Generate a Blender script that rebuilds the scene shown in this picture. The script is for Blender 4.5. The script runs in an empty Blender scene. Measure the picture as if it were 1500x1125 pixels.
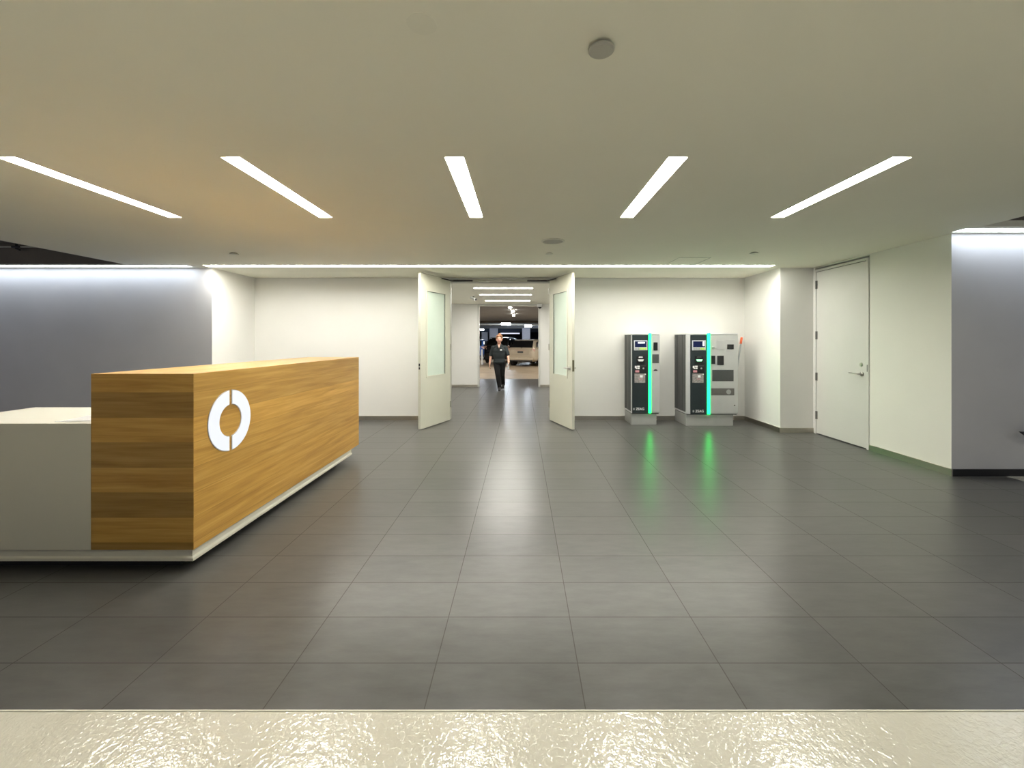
import bpy, bmesh, math, random
from mathutils import Vector, Matrix
random.seed(4)
sc = bpy.context.scene
COL = sc.collection
PI = math.pi

# ------------------------------------------------------------------ camera
F, VX, VY, CH = 610.0, 764.0, 499.0, 1.4
cam = bpy.data.cameras.new('camera'); cob = bpy.data.objects.new('camera', cam); COL.objects.link(cob)
cam.sensor_width = 36.0; cam.sensor_fit = 'HORIZONTAL'; cam.lens = F / 1500 * 36
cam.shift_x = -(VX - 750) / 1500; cam.shift_y = -(562.5 - VY) / 1500
cam.clip_start = 0.05; cam.clip_end = 200
cob.location = (0, 0, CH); cob.rotation_euler = (PI / 2, 0, 0)
sc.camera = cob
sc.view_settings.view_transform = 'Standard'; sc.view_settings.look = 'None'
sc.view_settings.exposure = 0.8; sc.view_settings.gamma = 1.0
sc.view_settings.use_curve_mapping = False

# ------------------------------------------------------------------ materials
def base_mat(name):
    m = bpy.data.materials.new(name); m.use_nodes = True
    nt = m.node_tree
    return m, nt, nt.nodes['Principled BSDF']

def mat(name, col, rough=0.5, metal=0.0, var=0.06, nscale=8.0, bump=0.0, bscale=60.0, spec=0.5, coat=0.0, stretch=None):
    """Principled material with a gentle noise variation of its own colour and an optional fine bump."""
    m, nt, b = base_mat(name); N, L = nt.nodes, nt.links
    b.inputs['Roughness'].default_value = rough; b.inputs['Metallic'].default_value = metal
    b.inputs['Specular IOR Level'].default_value = spec; b.inputs['Coat Weight'].default_value = coat
    tc = N.new('ShaderNodeTexCoord'); mp = N.new('ShaderNodeMapping'); L.new(tc.outputs['Object'], mp.inputs['Vector'])
    if stretch: mp.inputs['Scale'].default_value = stretch
    nz = N.new('ShaderNodeTexNoise'); nz.inputs['Scale'].default_value = nscale; nz.inputs['Detail'].default_value = 4
    L.new(mp.outputs[0], nz.inputs['Vector'])
    mr = N.new('ShaderNodeMapRange'); mr.inputs['From Min'].default_value = .25; mr.inputs['From Max'].default_value = .75
    mr.inputs['To Min'].default_value = 1 - var; mr.inputs['To Max'].default_value = 1 + var
    L.new(nz.outputs['Fac'], mr.inputs['Value'])
    sm = N.new('ShaderNodeVectorMath'); sm.operation = 'SCALE'; sm.inputs[0].default_value = col[:3]
    L.new(mr.outputs[0], sm.inputs['Scale']); L.new(sm.outputs[0], b.inputs['Base Color'])
    if bump > 0:
        n2 = N.new('ShaderNodeTexNoise'); n2.inputs['Scale'].default_value = bscale; n2.inputs['Detail'].default_value = 5
        L.new(mp.outputs[0], n2.inputs['Vector'])
        bp = N.new('ShaderNodeBump'); bp.inputs['Strength'].default_value = bump; bp.inputs['Distance'].default_value = .01
        L.new(n2.outputs['Fac'], bp.inputs['Height']); L.new(bp.outputs[0], b.inputs['Normal'])
    return m

def emit(name, col, strength):
    m, nt, b = base_mat(name)
    b.inputs['Base Color'].default_value = (.8, .8, .8, 1)
    b.inputs['Emission Color'].default_value = (*col, 1); b.inputs['Emission Strength'].default_value = strength
    return m

def glass_mat(name, col, rough, trans=1.0):
    m, nt, b = base_mat(name)
    b.inputs['Base Color'].default_value = (*col, 1); b.inputs['Roughness'].default_value = rough
    b.inputs['Transmission Weight'].default_value = trans; b.inputs['IOR'].default_value = 1.45
    return m

def tile_mat():
    m, nt, b = base_mat('slate_tile'); N, L = nt.nodes, nt.links
    geo = N.new('ShaderNodeNewGeometry'); mp = N.new('ShaderNodeMapping'); L.new(geo.outputs['Position'], mp.inputs['Vector'])
    mp.inputs['Location'].default_value = (.3697, -1.8085 + .3006 * 8, 0)
    br = N.new('ShaderNodeTexBrick'); br.offset = 0; br.squash = 1
    br.inputs['Scale'].default_value = 1; br.inputs['Brick Width'].default_value = .6128; br.inputs['Row Height'].default_value = .3006
    br.inputs['Mortar Size'].default_value = .0022; br.inputs['Mortar Smooth'].default_value = .1; br.inputs['Bias'].default_value = 0
    br.inputs['Color1'].default_value = (.068, .067, .063, 1); br.inputs['Color2'].default_value = (.083, .081, .076, 1)
    br.inputs['Mortar'].default_value = (.045, .041, .034, 1)
    L.new(mp.outputs[0], br.inputs['Vector'])
    st = N.new('ShaderNodeMapping'); st.inputs['Scale'].default_value = (2.2, 7.0, 1); L.new(geo.outputs['Position'], st.inputs['Vector'])
    nz = N.new('ShaderNodeTexNoise'); nz.inputs['Scale'].default_value = 2.2; nz.inputs['Detail'].default_value = 7; nz.inputs['Roughness'].default_value = .65
    L.new(st.outputs[0], nz.inputs['Vector'])
    mr = N.new('ShaderNodeMapRange'); mr.inputs['From Min'].default_value = .3; mr.inputs['From Max'].default_value = .7
    mr.inputs['To Min'].default_value = .82; mr.inputs['To Max'].default_value = 1.2; L.new(nz.outputs['Fac'], mr.inputs['Value'])
    sm = N.new('ShaderNodeVectorMath'); sm.operation = 'SCALE'; L.new(br.outputs['Color'], sm.inputs[0]); L.new(mr.outputs[0], sm.inputs['Scale'])
    L.new(sm.outputs[0], b.inputs['Base Color'])
    rr = N.new('ShaderNodeMapRange'); rr.inputs['To Min'].default_value = .25; rr.inputs['To Max'].default_value = .35
    L.new(nz.outputs['Fac'], rr.inputs['Value'])
    mx = N.new('ShaderNodeMath'); mx.operation = 'MULTIPLY_ADD'; mx.inputs[1].default_value = .4; L.new(br.outputs['Fac'], mx.inputs[0]); L.new(rr.outputs[0], mx.inputs[2])
    L.new(mx.outputs[0], b.inputs['Roughness'])
    b.inputs['Specular IOR Level'].default_value = .5
    ad = N.new('ShaderNodeMath'); ad.operation = 'MULTIPLY_ADD'; ad.inputs[1].default_value = -1.2; L.new(br.outputs['Fac'], ad.inputs[0]); L.new(nz.outputs['Fac'], ad.inputs[2])
    bp = N.new('ShaderNodeBump'); bp.inputs['Strength'].default_value = .15; bp.inputs['Distance'].default_value = .004
    L.new(ad.outputs[0], bp.inputs['Height']); L.new(bp.outputs[0], b.inputs['Normal'])
    return m

def concrete_mat():
    m, nt, b = base_mat('white_coated_concrete'); N, L = nt.nodes, nt.links
    geo = N.new('ShaderNodeNewGeometry')
    n1 = N.new('ShaderNodeTexNoise'); n1.inputs['Scale'].default_value = 3.2; n1.inputs['Detail'].default_value = 3
    n2 = N.new('ShaderNodeTexNoise'); n2.inputs['Scale'].default_value = 60; n2.inputs['Detail'].default_value = 2; n2.inputs['Distortion'].default_value = .6
    n3 = N.new('ShaderNodeTexNoise'); n3.inputs['Scale'].default_value = 16; n3.inputs['Detail'].default_value = 3
    for n in (n1, n2, n3): L.new(geo.outputs['Position'], n.inputs['Vector'])
    cr = N.new('ShaderNodeValToRGB'); L.new(n1.outputs['Fac'], cr.inputs[0])
    cr.color_ramp.elements[0].position = .3; cr.color_ramp.elements[0].color = (.60, .575, .485, 1)
    cr.color_ramp.elements[1].position = .7; cr.color_ramp.elements[1].color = (.66, .635, .55, 1)
    sp = N.new('ShaderNodeTexVoronoi'); sp.inputs['Scale'].default_value = 9; L.new(geo.outputs['Position'], sp.inputs['Vector'])
    sr = N.new('ShaderNodeMapRange'); sr.inputs['From Min'].default_value = .03; sr.inputs['From Max'].default_value = .05; L.new(sp.outputs['Distance'], sr.inputs['Value'])
    sr.inputs['To Min'].default_value = .6; sr.inputs['To Max'].default_value = 1
    sm = N.new('ShaderNodeVectorMath'); sm.operation = 'SCALE'; L.new(cr.outputs[0], sm.inputs[0]); L.new(sr.outputs[0], sm.inputs['Scale'])
    L.new(sm.outputs[0], b.inputs['Base Color'])
    b.inputs['Roughness'].default_value = .12; b.inputs['Specular IOR Level'].default_value = 1.0; b.inputs['Coat Weight'].default_value = .35; b.inputs['Coat Roughness'].default_value = .10
    a = N.new('ShaderNodeMath'); a.operation = 'MULTIPLY_ADD'; a.inputs[1].default_value = 1.6; L.new(n3.outputs['Fac'], a.inputs[0]); L.new(n2.outputs['Fac'], a.inputs[2])
    bp = N.new('ShaderNodeBump'); bp.inputs['Strength'].default_value = .5; bp.inputs['Distance'].default_value = .0042
    L.new(a.outputs[0], bp.inputs['Height']); L.new(bp.outputs[0], b.inputs['Normal']); L.new(bp.outputs[0], b.inputs['Coat Normal'])
    return m

def wood_mat():
    m, nt, b = base_mat('oak_planks'); N, L = nt.nodes, nt.links
    def M(op, a, c=None, d=None):
        n = N.new('ShaderNodeMath'); n.operation = op
        for i, v in enumerate((a, c, d)):
            if v is None: continue
            if isinstance(v, (int, float)): n.inputs[i].default_value = v
            else: L.new(v, n.inputs[i])
        return n.outputs[0]
    geo = N.new('ShaderNodeNewGeometry')
    p = N.new('ShaderNodeSeparateXYZ'); L.new(geo.outputs['Position'], p.inputs[0])
    n = N.new('ShaderNodeSeparateXYZ'); L.new(geo.outputs['Normal'], n.inputs[0])
    ny = M('GREATER_THAN', M('ABSOLUTE', n.outputs[1]), .5); nz = M('GREATER_THAN', M('ABSOLUTE', n.outputs[2]), .5)
    u = M('MULTIPLY_ADD', ny, M('SUBTRACT', p.outputs[0], p.outputs[1]), p.outputs[1])
    v = M('MULTIPLY_ADD', nz, M('SUBTRACT', p.outputs[0], p.outputs[2]), p.outputs[2])
    vs = M('DIVIDE', M('ADD', v, -.021), .152); idx = M('FLOOR', vs); fr = M('SUBTRACT', vs, idx)
    seed = M('ADD', M('MULTIPLY', idx, 3.7), M('MULTIPLY', ny, 41.3))
    wn = N.new('ShaderNodeTexWhiteNoise'); wn.noise_dimensions = '1D'; L.new(seed, wn.inputs['W'])
    par = M('MODULO', idx, 2.0)
    tone_end = M('MULTIPLY_ADD', M('ABSOLUTE', par), .30, M('MULTIPLY_ADD', wn.outputs[0], .12, .62))
    tone_side = M('MULTIPLY_ADD', wn.outputs[0], .26, .86)
    tone = M('ADD', M('MULTIPLY', ny, tone_end), M('MULTIPLY', M('SUBTRACT', 1, ny), tone_side))
    cv = N.new('ShaderNodeCombineXYZ'); L.new(M('MULTIPLY', u, .5), cv.inputs[0]); L.new(M('MULTIPLY', v, 9.0), cv.inputs[1]); L.new(M('MULTIPLY', seed, 2.3), cv.inputs[2])
    g1 = N.new('ShaderNodeTexNoise'); g1.inputs['Scale'].default_value = 3.0; g1.inputs['Detail'].default_value = 6; g1.inputs['Distortion'].default_value = .7; L.new(cv.outputs[0], g1.inputs['Vector'])
    cv2 = N.new('ShaderNodeCombineXYZ'); L.new(M('MULTIPLY', u, 2.5), cv2.inputs[0]); L.new(M('MULTIPLY', v, 110.0), cv2.inputs[1]); L.new(seed, cv2.inputs[2])
    g2 = N.new('ShaderNodeTexNoise'); g2.inputs['Scale'].default_value = 1.5; g2.inputs['Detail'].default_value = 3; L.new(cv2.outputs[0], g2.inputs['Vector'])
    f = M('ADD', M('MULTIPLY', g1.outputs['Fac'], .75), M('MULTIPLY', g2.outputs['Fac'], .25))
    cr = N.new('ShaderNodeValToRGB'); L.new(f, cr.inputs[0])
    e = cr.color_ramp.elements; e[0].position = .27; e[0].color = (.38, .19, .030, 1); e[1].position = .73; e[1].color = (.68, .41, .115, 1)
    e2 = e.new(.5); e2.color = (.54, .30, .062, 1)
    seam = M('LESS_THAN', M('ABSOLUTE', M('SUBTRACT', fr, .5)), .492)
    seamf = M('MULTIPLY_ADD', seam, .25, .75)
    sm = N.new('ShaderNodeVectorMath'); sm.operation = 'SCALE'; L.new(cr.outputs[0], sm.inputs[0]); L.new(M('MULTIPLY', tone, seamf), sm.inputs['Scale'])
    L.new(sm.outputs[0], b.inputs['Base Color'])
    b.inputs['Roughness'].default_value = .38
    bp = N.new('ShaderNodeBump'); bp.inputs['Strength'].default_value = .08; bp.inputs['Distance'].default_value = .003
    L.new(g2.outputs['Fac'], bp.inputs['Height']); L.new(bp.outputs[0], b.inputs['Normal'])
    return m

M_TILE, M_CONC, M_WOOD = tile_mat(), concrete_mat(), wood_mat()
M_WALL = mat('white_wall_paint', (.83, .825, .79), .55, var=.015, nscale=2, bump=.03, bscale=180)
M_WALLG = mat('side_wall_paint', (.80, .805, .73), .55, var=.015, nscale=2, bump=.03, bscale=180)
M_CEIL = mat('ceiling_paint', (.89, .875, .75), .8, var=.015, nscale=1.5)
M_GREY = mat('grey_wall_paint', (.70, .70, .725), .6, var=.04, nscale=1.6, bump=.04, bscale=120)
M_DARKC = mat('garage_concrete', (.13, .115, .10), .8, var=.15, nscale=2.5)
M_DARKR = mat('dark_ceiling_paint', (.045, .042, .036), .8, var=.15, nscale=2.5)
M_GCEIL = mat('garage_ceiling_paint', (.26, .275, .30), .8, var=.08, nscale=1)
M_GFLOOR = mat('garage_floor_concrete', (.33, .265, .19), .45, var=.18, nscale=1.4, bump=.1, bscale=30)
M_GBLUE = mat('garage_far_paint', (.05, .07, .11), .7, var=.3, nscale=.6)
M_PILLAR = mat('pillar_paint', (.62, .64, .74), .6, var=.05)
M_STEEL = mat('brushed_steel', (.58, .55, .48), .32, 1.0, var=.08, nscale=6, stretch=(1, 1, 20))
M_CHROME = mat('satin_chrome', (.55, .54, .50), .28, 1.0)
M_DOOR = mat('door_paint', (.60, .60, .50), .42, var=.02, nscale=3)
M_DOOR2 = mat('pale_door_paint', (.66, .66, .62), .42, var=.02, nscale=3)
M_FRAME = mat('door_frame_paint', (.42, .42, .36), .45, var=.03)
M_HALO = mat('grey_gasket', (.12, .13, .11), .6)
M_FROST = mat('frosted_glass', (.62, .72, .63), .16, var=.03, nscale=3, coat=.4)
M_SOLID = mat('white_solid_surface', (.66, .635, .54), .42, var=.015, nscale=3)
M_TOE = mat('black_toe_kick', (.012, .012, .012), .7)
M_PAPER = mat('white_paper', (.86, .87, .88), .6, var=.02)
M_BLACK = mat('black_plastic', (.012, .013, .014), .35, var=.1)
M_DPANEL = mat('dark_slate_panel', (.022, .032, .035), .35, var=.1)
M_SLAT = mat('dark_louvre_panel', (.075, .078, .076), .5, var=.1)
M_GPANEL = mat('silver_painted_metal', (.56, .57, .56), .38, .25, var=.03)
M_POST = mat('pale_aluminium', (.70, .71, .71), .35, .3, var=.03)
M_PLINTH = mat('grey_plinth_metal', (.40, .41, .395), .45, .2, var=.04)
M_DGREY = mat('dark_grey_plastic', (.07, .075, .075), .4)
M_MGREY = mat('grey_metal_recess', (.17, .165, .155), .4, .4)
M_BEZEL = mat('white_bezel', (.62, .64, .68), .4)
M_NAVY = mat('navy_display', (.012, .018, .07), .15)
M_LIME = mat('lime_button', (.50, .72, .16), .4)
M_PINK = mat('pink_sticker', (.62, .28, .30), .5)
M_NOTE = mat('printed_notice', (.30, .28, .27), .55, var=.45, nscale=38, stretch=(1, 1, 2.2))
M_WHITE = mat('white_print', (.85, .86, .86), .5, var=.02)
M_GREYPR = mat('grey_print', (.40, .42, .42), .5, var=.02)
M_RED = mat('orange_grip', (.80, .13, .035), .45)
M_POLE = mat('grey_pole_metal', (.42, .44, .45), .35, .5)
M_CAP = mat('grey_ceiling_cover', (.46, .45, .40), .6, var=.02)
M_CAPW = mat('pale_ceiling_cover', (.74, .73, .63), .5, var=.02)
M_PATCH = mat('patched_ceiling_paint', (.86, .845, .725), .8, var=.02)
M_SKIN = mat('skin', (.72, .40, .29), .5, var=.08, nscale=14)
M_HAIR = mat('auburn_hair', (.26, .12, .05), .45, var=.35, nscale=60)
M_SHIRT = mat('charcoal_shirt', (.020, .026, .028), .85, var=.3, nscale=9, bump=.25, bscale=18)
M_TROUS = mat('black_trousers', (.003, .003, .0035), .95, var=.3, nscale=9)
M_SHOE = mat('black_shoe', (.008, .008, .008), .4)
M_LIP = mat('lips', (.42, .12, .10), .5)
M_CARW = mat('champagne_car_paint', (.56, .49, .38), .3, .15, var=.02, coat=.6)
M_CARB = mat('black_car_paint', (.010, .011, .014), .2, var=.1, coat=.8)
M_CARU = mat('blue_car_paint', (.03, .10, .32), .3, var=.1, coat=.6)
M_CGLASS = mat('dark_car_glass', (.006, .007, .009), .08, var=.1)
M_TYRE = mat('tyre_rubber', (.010, .010, .010), .75)
M_RIM = mat('alloy_rim', (.4, .4, .4), .35, .8)
M_TAIL = mat('tail_lamp', (.60, .40, .34), .2, coat=.7)
M_CHARC = mat('black_trim', (.015, .015, .016), .6)
WARM = (1.0, .97, .89)
COOL = (.80, .89, 1.0)
L_MAIN = emit('lamp_diffuser', WARM, 40)
L_STRIP = emit('strip_diffuser', WARM, 29)
L_COOL = emit('cool_strip_diffuser', COOL, 5)
L_HALL = emit('hall_diffuser', (1, .97, .90), 37)
L_GAR = emit('garage_lamp_diffuser', (1, .93, .80), 40)
L_GARC = emit('cool_garage_lamp_diffuser', (.80, .90, 1), 60)
L_LANE_FILL = emit('lane_fill_diffuser', WARM, 1.5)  # glow of the added bars behind the camera
L_LOGO = emit('logo_light', (.87, .91, 1.0), .50)
L_GREEN = emit('green_light', (.004, .95, .105), 4.2)
L_GSLOT = emit('green_slot_light', (.08, .8, .36), .75)
L_LOGO.node_tree.nodes['Principled BSDF'].inputs['Base Color'].default_value = (.2, .2, .2, 1)
for m_ in (L_GREEN,): m_.node_tree.nodes['Principled BSDF'].inputs['Base Color'].default_value = (.02, .25, .12, 1)
L_WSCR = emit('lit_display_text', (.92, .97, 1), .85)

# ------------------------------------------------------------------ mesh helpers
class MB:
    def __init__(s): s.bm = bmesh.new()
    def box(s, a, b):
        x0, x1 = sorted((a[0], b[0])); y0, y1 = sorted((a[1], b[1])); z0, z1 = sorted((a[2], b[2]))
        v = [s.bm.verts.new(p) for p in ((x0,y0,z0),(x1,y0,z0),(x1,y1,z0),(x0,y1,z0),(x0,y0,z1),(x1,y0,z1),(x1,y1,z1),(x0,y1,z1))]
        for f in ((3,2,1,0),(4,5,6,7),(0,1,5,4),(1,2,6,5),(2,3,7,6),(3,0,4,7)): s.bm.faces.new([v[i] for i in f])
        return s
    def prism(s, pts, vec):
        """polygon pts (3D) extruded along vec"""
        vec = Vector(vec)
        a = [s.bm.verts.new(p) for p in pts]; b = [s.bm.verts.new(Vector(p) + vec) for p in pts]
        n = len(pts); s.bm.faces.new(a[::-1]); s.bm.faces.new(b)
        for i in range(n): s.bm.faces.new((a[i], a[(i+1) % n], b[(i+1) % n], b[i]))
        bmesh.ops.recalc_face_normals(s.bm, faces=s.bm.faces)
        return s
    def cyl(s, p0, p1, r0, r1=None, seg=20):
        r1 = r0 if r1 is None else r1
        p0, p1 = Vector(p0), Vector(p1); d = p1 - p0
        q = d.to_track_quat('Z', 'Y').to_matrix().to_4x4()
        bmesh.ops.create_cone(s.bm, cap_ends=True, segments=seg, radius1=r0, radius2=max(r1, 1e-4), depth=d.length, matrix=Matrix.Translation((p0 + p1) / 2) @ q)
        return s
    def ball(s, c, r, sub=2):
        r = (r, r, r) if isinstance(r, (int, float)) else r
        bmesh.ops.create_icosphere(s.bm, subdivisions=sub, radius=1, matrix=Matrix.Translation(c) @ Matrix.Diagonal((*r, 1)))
        return s
    def lathe(s, prof, c=(0,0,0), axis='Z', seg=32):
        rings = []
        for r, h in prof:
            ring = []
            for i in range(seg):
                a = 2 * PI * i / seg
                p = (r * math.cos(a), r * math.sin(a), h) if axis == 'Z' else (r * math.cos(a), h, r * math.sin(a)) if axis == 'Y' else (h, r * math.cos(a), r * math.sin(a))
                ring.append(s.bm.verts.new(Vector(c) + Vector(p)))
            rings.append(ring)
        for a, b in zip(rings, rings[1:]):
            for i in range(seg): s.bm.faces.new((a[i], a[(i+1) % seg], b[(i+1) % seg], b[i]))
        s.bm.faces.new(rings[0]); s.bm.faces.new(rings[-1])
        bmesh.ops.recalc_face_normals(s.bm, faces=s.bm.faces)
        return s
    def build(s, name, m, parent=None, bevel=0, smooth=False, loc=None, label=None, seg=2):
        me = bpy.data.meshes.new(name); s.bm.to_mesh(me); s.bm.free()
        me.materials.append(m)
        if smooth:
            for p in me.polygons: p.use_smooth = True
        o = bpy.data.objects.new(name, me); COL.objects.link(o)
        if parent is not None: o.parent = parent
        if loc is not None: o.location = loc
        if bevel:
            md = o.modifiers.new('edge', 'BEVEL'); md.width = bevel; md.segments = seg; md.limit_method = 'ANGLE'; md.angle_limit = math.radians(40)
            if smooth is False:
                md.harden_normals = False
        if label: o['label'] = label
        return o

def tag(o, label=None, cat=None, group=None, kind=None):
    if label: o['label'] = label
    if cat: o['category'] = cat
    if group: o['group'] = group
    if kind: o['kind'] = kind
    return o
def thing(name, label, cat, loc=(0,0,0), rz=0, group=None, kind=None):
    o = bpy.data.objects.new(name, None); COL.objects.link(o); o.location = loc; o.rotation_euler = (0, 0, rz); o.empty_display_size = .1
    return tag(o, label, cat, group, kind)
def struct(name, mb, m, label=None, cat=None, bevel=0):
    return tag(mb.build(name, m, bevel=bevel), label, cat, None, 'structure')
def B(a, b): return MB().box(a, b)

def slab(regions, holes, z0, z1):
    """slab made of axis-aligned rectangles (x0,x1,y0,y1) with rectangular holes cut right through"""
    xs = sorted({v for r in regions + holes for v in r[:2]}); ys = sorted({v for r in regions + holes for v in r[2:]})
    def inside(cx, cy):
        return any(r[0] < cx < r[1] and r[2] < cy < r[3] for r in regions) and not any(h[0] < cx < h[1] and h[2] < cy < h[3] for h in holes)
    mb = MB(); bm = mb.bm; vd = {}
    def V(i, j, z):
        if (i, j, z) not in vd: vd[i, j, z] = bm.verts.new((xs[i], ys[j], z))
        return vd[i, j, z]
    nx, ny = len(xs) - 1, len(ys) - 1
    g = [[inside((xs[i] + xs[i+1]) / 2, (ys[j] + ys[j+1]) / 2) for j in range(ny)] for i in range(nx)]
    for i in range(nx):
        for j in range(ny):
            if not g[i][j]: continue
            bm.faces.new((V(i,j,z0), V(i,j+1,z0), V(i+1,j+1,z0), V(i+1,j,z0))); bm.faces.new((V(i,j,z1), V(i+1,j,z1), V(i+1,j+1,z1), V(i,j+1,z1)))
            for di, dj, e in ((-1,0,((i,j),(i,j+1))), (1,0,((i+1,j+1),(i+1,j))), (0,-1,((i+1,j),(i,j))), (0,1,((i,j+1),(i+1,j+1)))):
                a, b = i + di, j + dj
                if not (0 <= a < nx and 0 <= b < ny and g[a][b]):
                    p, q = e; bm.faces.new((V(*p,z0), V(*p,z1), V(*q,z1), V(*q,z0)))
    bmesh.ops.recalc_face_normals(bm, faces=bm.faces)
    return mb

# ------------------------------------------------------------------ the room
CZ = 2.51
YB, YG, YH = 7.362, 6.35, 12.56
XL, XR, XD = -4.72, 3.945, 4.45
LIGHTS = [(-.408 + 1.356 * k - .058, -.408 + 1.356 * k + .058, 2.52, 3.755) for k in (-2, -1, 0, 1, 2)]
LANE_FILL = [(x - .62, x + .62, y - .07, y + .07) for y in (-.6, -2.6) for x in (-4.4, -2.4, -.4, 1.6, 3.6)]  # unseen fill bars behind the camera, added to lift the ceiling brightness
STRIP = (-4.70, 3.74, 6.13, 6.27)
SL = (-9.0, -4.95, 6.15, 6.28)
SR = (4.40, 8.0, 4.12, 4.26)
HALL = [(-.385 - .62, -.385 + .62, y - .07, y + .07) for y in (8.80, 10.10, 11.57)]
struct('floor', slab([(-9, 5.0, 1.576, 7.5), (-2.3, 1.53, 7.5, 12.7), (-1.9, 1.1, 12.7, 15.25)], [], -.08, 0), M_TILE)
struct('floor', slab([(-9, 9, -5, 1.572), (5.0, 9, 1.572, 4.5)], [], -.08, 0), M_CONC)
struct('floor', slab([(-16, 16, 15.27, 60), (-16, -1.9, 12.7, 15.27), (1.1, 16, 12.7, 15.27)], [], -.08, 0), M_GFLOOR)
struct('trim_1', B((-9, 1.572, -.02), (5, 1.577, .0025)), M_CAPW)
struct('trim_2', B((-1.9, 15.25, -.02), (1.1, 15.27, .004)), M_CAPW)
struct('ceiling', slab([(-5.77, 4.48, -4, 7.5), (-2.3, 1.53, 7.5, 12.7), (-9, -5.77, 6.06, 6.5), (4.48, 9, 4.05, 4.45)], LIGHTS + LANE_FILL + [STRIP, SL, SR] + HALL, CZ, CZ + .12), M_CEIL)
struct('ceiling', slab([(-12, -5.77, -5, 6.2), (-5.77, -5.65, -5, 6.2)], [], 2.80, 2.9), M_DARKC)
struct('ceiling', slab([(4.48, 10, -5, 4.05)], [], 2.60, 2.7), M_DARKR)
struct('beam', B((-12, 6.04, CZ + .002), (-5.775, 6.059, 2.799)), M_DARKC)
struct('beam', B((4.49, 4.03, CZ + .06), (9, 4.049, 2.599)), M_DARKC)
def wall(name, x0, x1, y0, y1, m=M_WALL, z0=0, z1=CZ): return struct(name, B((x0, y0, z0), (x1, y1, z1)), m)
wall('wall_back_left', XL - .12, -1.30, YB, YB + .14)
wall('wall_back_right', .54, XR + .12, YB, YB + .14)
wall('wall_back_header', -1.30, .54, YB, YB + .14, z0=2.476)
wall('wall_return_left', XL - .12, XL, YG + .14, YB)
wall('wall_return_left_edge', XL - .001, XL, YG, YG + .14)
wall('wall_grey_left', -9.5, XL - .001, YG, YG + .14, M_GREY)
wall('wall_return_right', XR, XR + .12, YG, YB)
wall('wall_stub_right', XR + .12, XD, YG, YG + .12)
wall('wall_side_right', XD, XD + .12, 4.31, 5.325, M_WALLG)
wall('wall_side_right', XD, XD + .12, 6.315, 6.47, M_WALL)
wall('wall_side_right_header', XD, XD + .12, 5.325, 6.315, M_WALLG, z0=2.49)
wall('wall_grey_right', XD + .12, 9, 4.31, 4.45, M_GREY)
wall('wall_grey_right_end', XD, XD + .12, 4.3095, 4.311, M_GREY)
wall('wall_hall_left', -2.42, -2.30, YB + .14, YH + .14)
wall('wall_hall_right', 1.53, 1.65, YB + .14, YH + .14)
wall('wall_hall_end_left', -2.30, -1.325, YH, YH + .14)
wall('wall_hall_end_right', .562, 1.53, YH, YH + .14)
wall('wall_hall_end_header', -1.325, .562, YH, YH + .14, z0=2.485)
# skirting in brushed steel
BH = .072
def skirt(name, a, b, m=M_STEEL): struct(name, B((a[0], a[1], 0), (b[0], b[1], BH)), m)
skirt('baseboard_back_left', (XL, YB - .014), (-1.30, YB)); skirt('baseboard_back_right', (.54, YB - .014), (XR, YB))
skirt('baseboard_return_left', (XL, YG), (XL + .014, YB - .014)); skirt('baseboard_return_right', (XR - .014, YG - .014), (XR, YB - .014))
skirt('baseboard_stub_right', (XR, YG - .014), (XD - .005, YG))
skirt('baseboard_side_right', (XD - .014, 4.296), (XD, 5.32))
skirt('baseboard_grey_right', (XD, 4.296), (9, 4.31), M_CHARC)
skirt('baseboard_grey_left', (-9, YG - .014), (XL - .12, YG), M_CHARC)
skirt('baseboard_hall_left', (-2.30, YH - .014), (-1.325, YH)); skirt('baseboard_hall_right', (.562, YH - .014), (1.53, YH))
# hall end opening: painted jambs
mb = MB().box((-1.325, YH - .02, 0), (-1.275, YH + .16, 2.44)).box((.512, YH - .02, 0), (.562, YH + .16, 2.44)).box((-1.325, YH - .02, 2.44), (.562, YH + .16, 2.486))
struct('trim_3', mb, M_DOOR2)
# double door frame
mb = MB().box((-1.30, YB - .03, 0), (-1.262, YB + .15, 2.476)).box((.502, YB - .03, 0), (.54, YB + .15, 2.476)).box((-1.262, YB - .03, 2.432), (.502, YB + .15, 2.476))
struct('trim_4', mb, M_FRAME)
# thin seam round the access hatch in the ceiling
tag(MB().box((2.10, 5.56, CZ - .003), (2.53, 5.566, CZ)).box((2.524, 5.566, CZ - .003), (2.53, 6.09, CZ)).box((2.10, 5.566, CZ - .003), (2.106, 6.09, CZ)).build('trim_5', M_FRAME), None, None, None, 'structure')

# ------------------------------------------------------------------ doors
def lever(parent, m, x, y, z, side, length=.12):
    """rose + spindle + lever; side = -1 towards -y, +1 towards +y; lever runs to -x"""
    h = MB().cyl((x, y, z), (x, y + side * .008, z), .026).cyl((x, y, z), (x, y + side * .05, z), .010)
    h.cyl((x, y + side * .05, z), (x - length, y + side * .055, z - .004), .009, .008).ball((x, y + side * .05, z), .011)
    return h.build('lever_handle', m, parent, smooth=True, label='satin metal lever handle')

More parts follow.
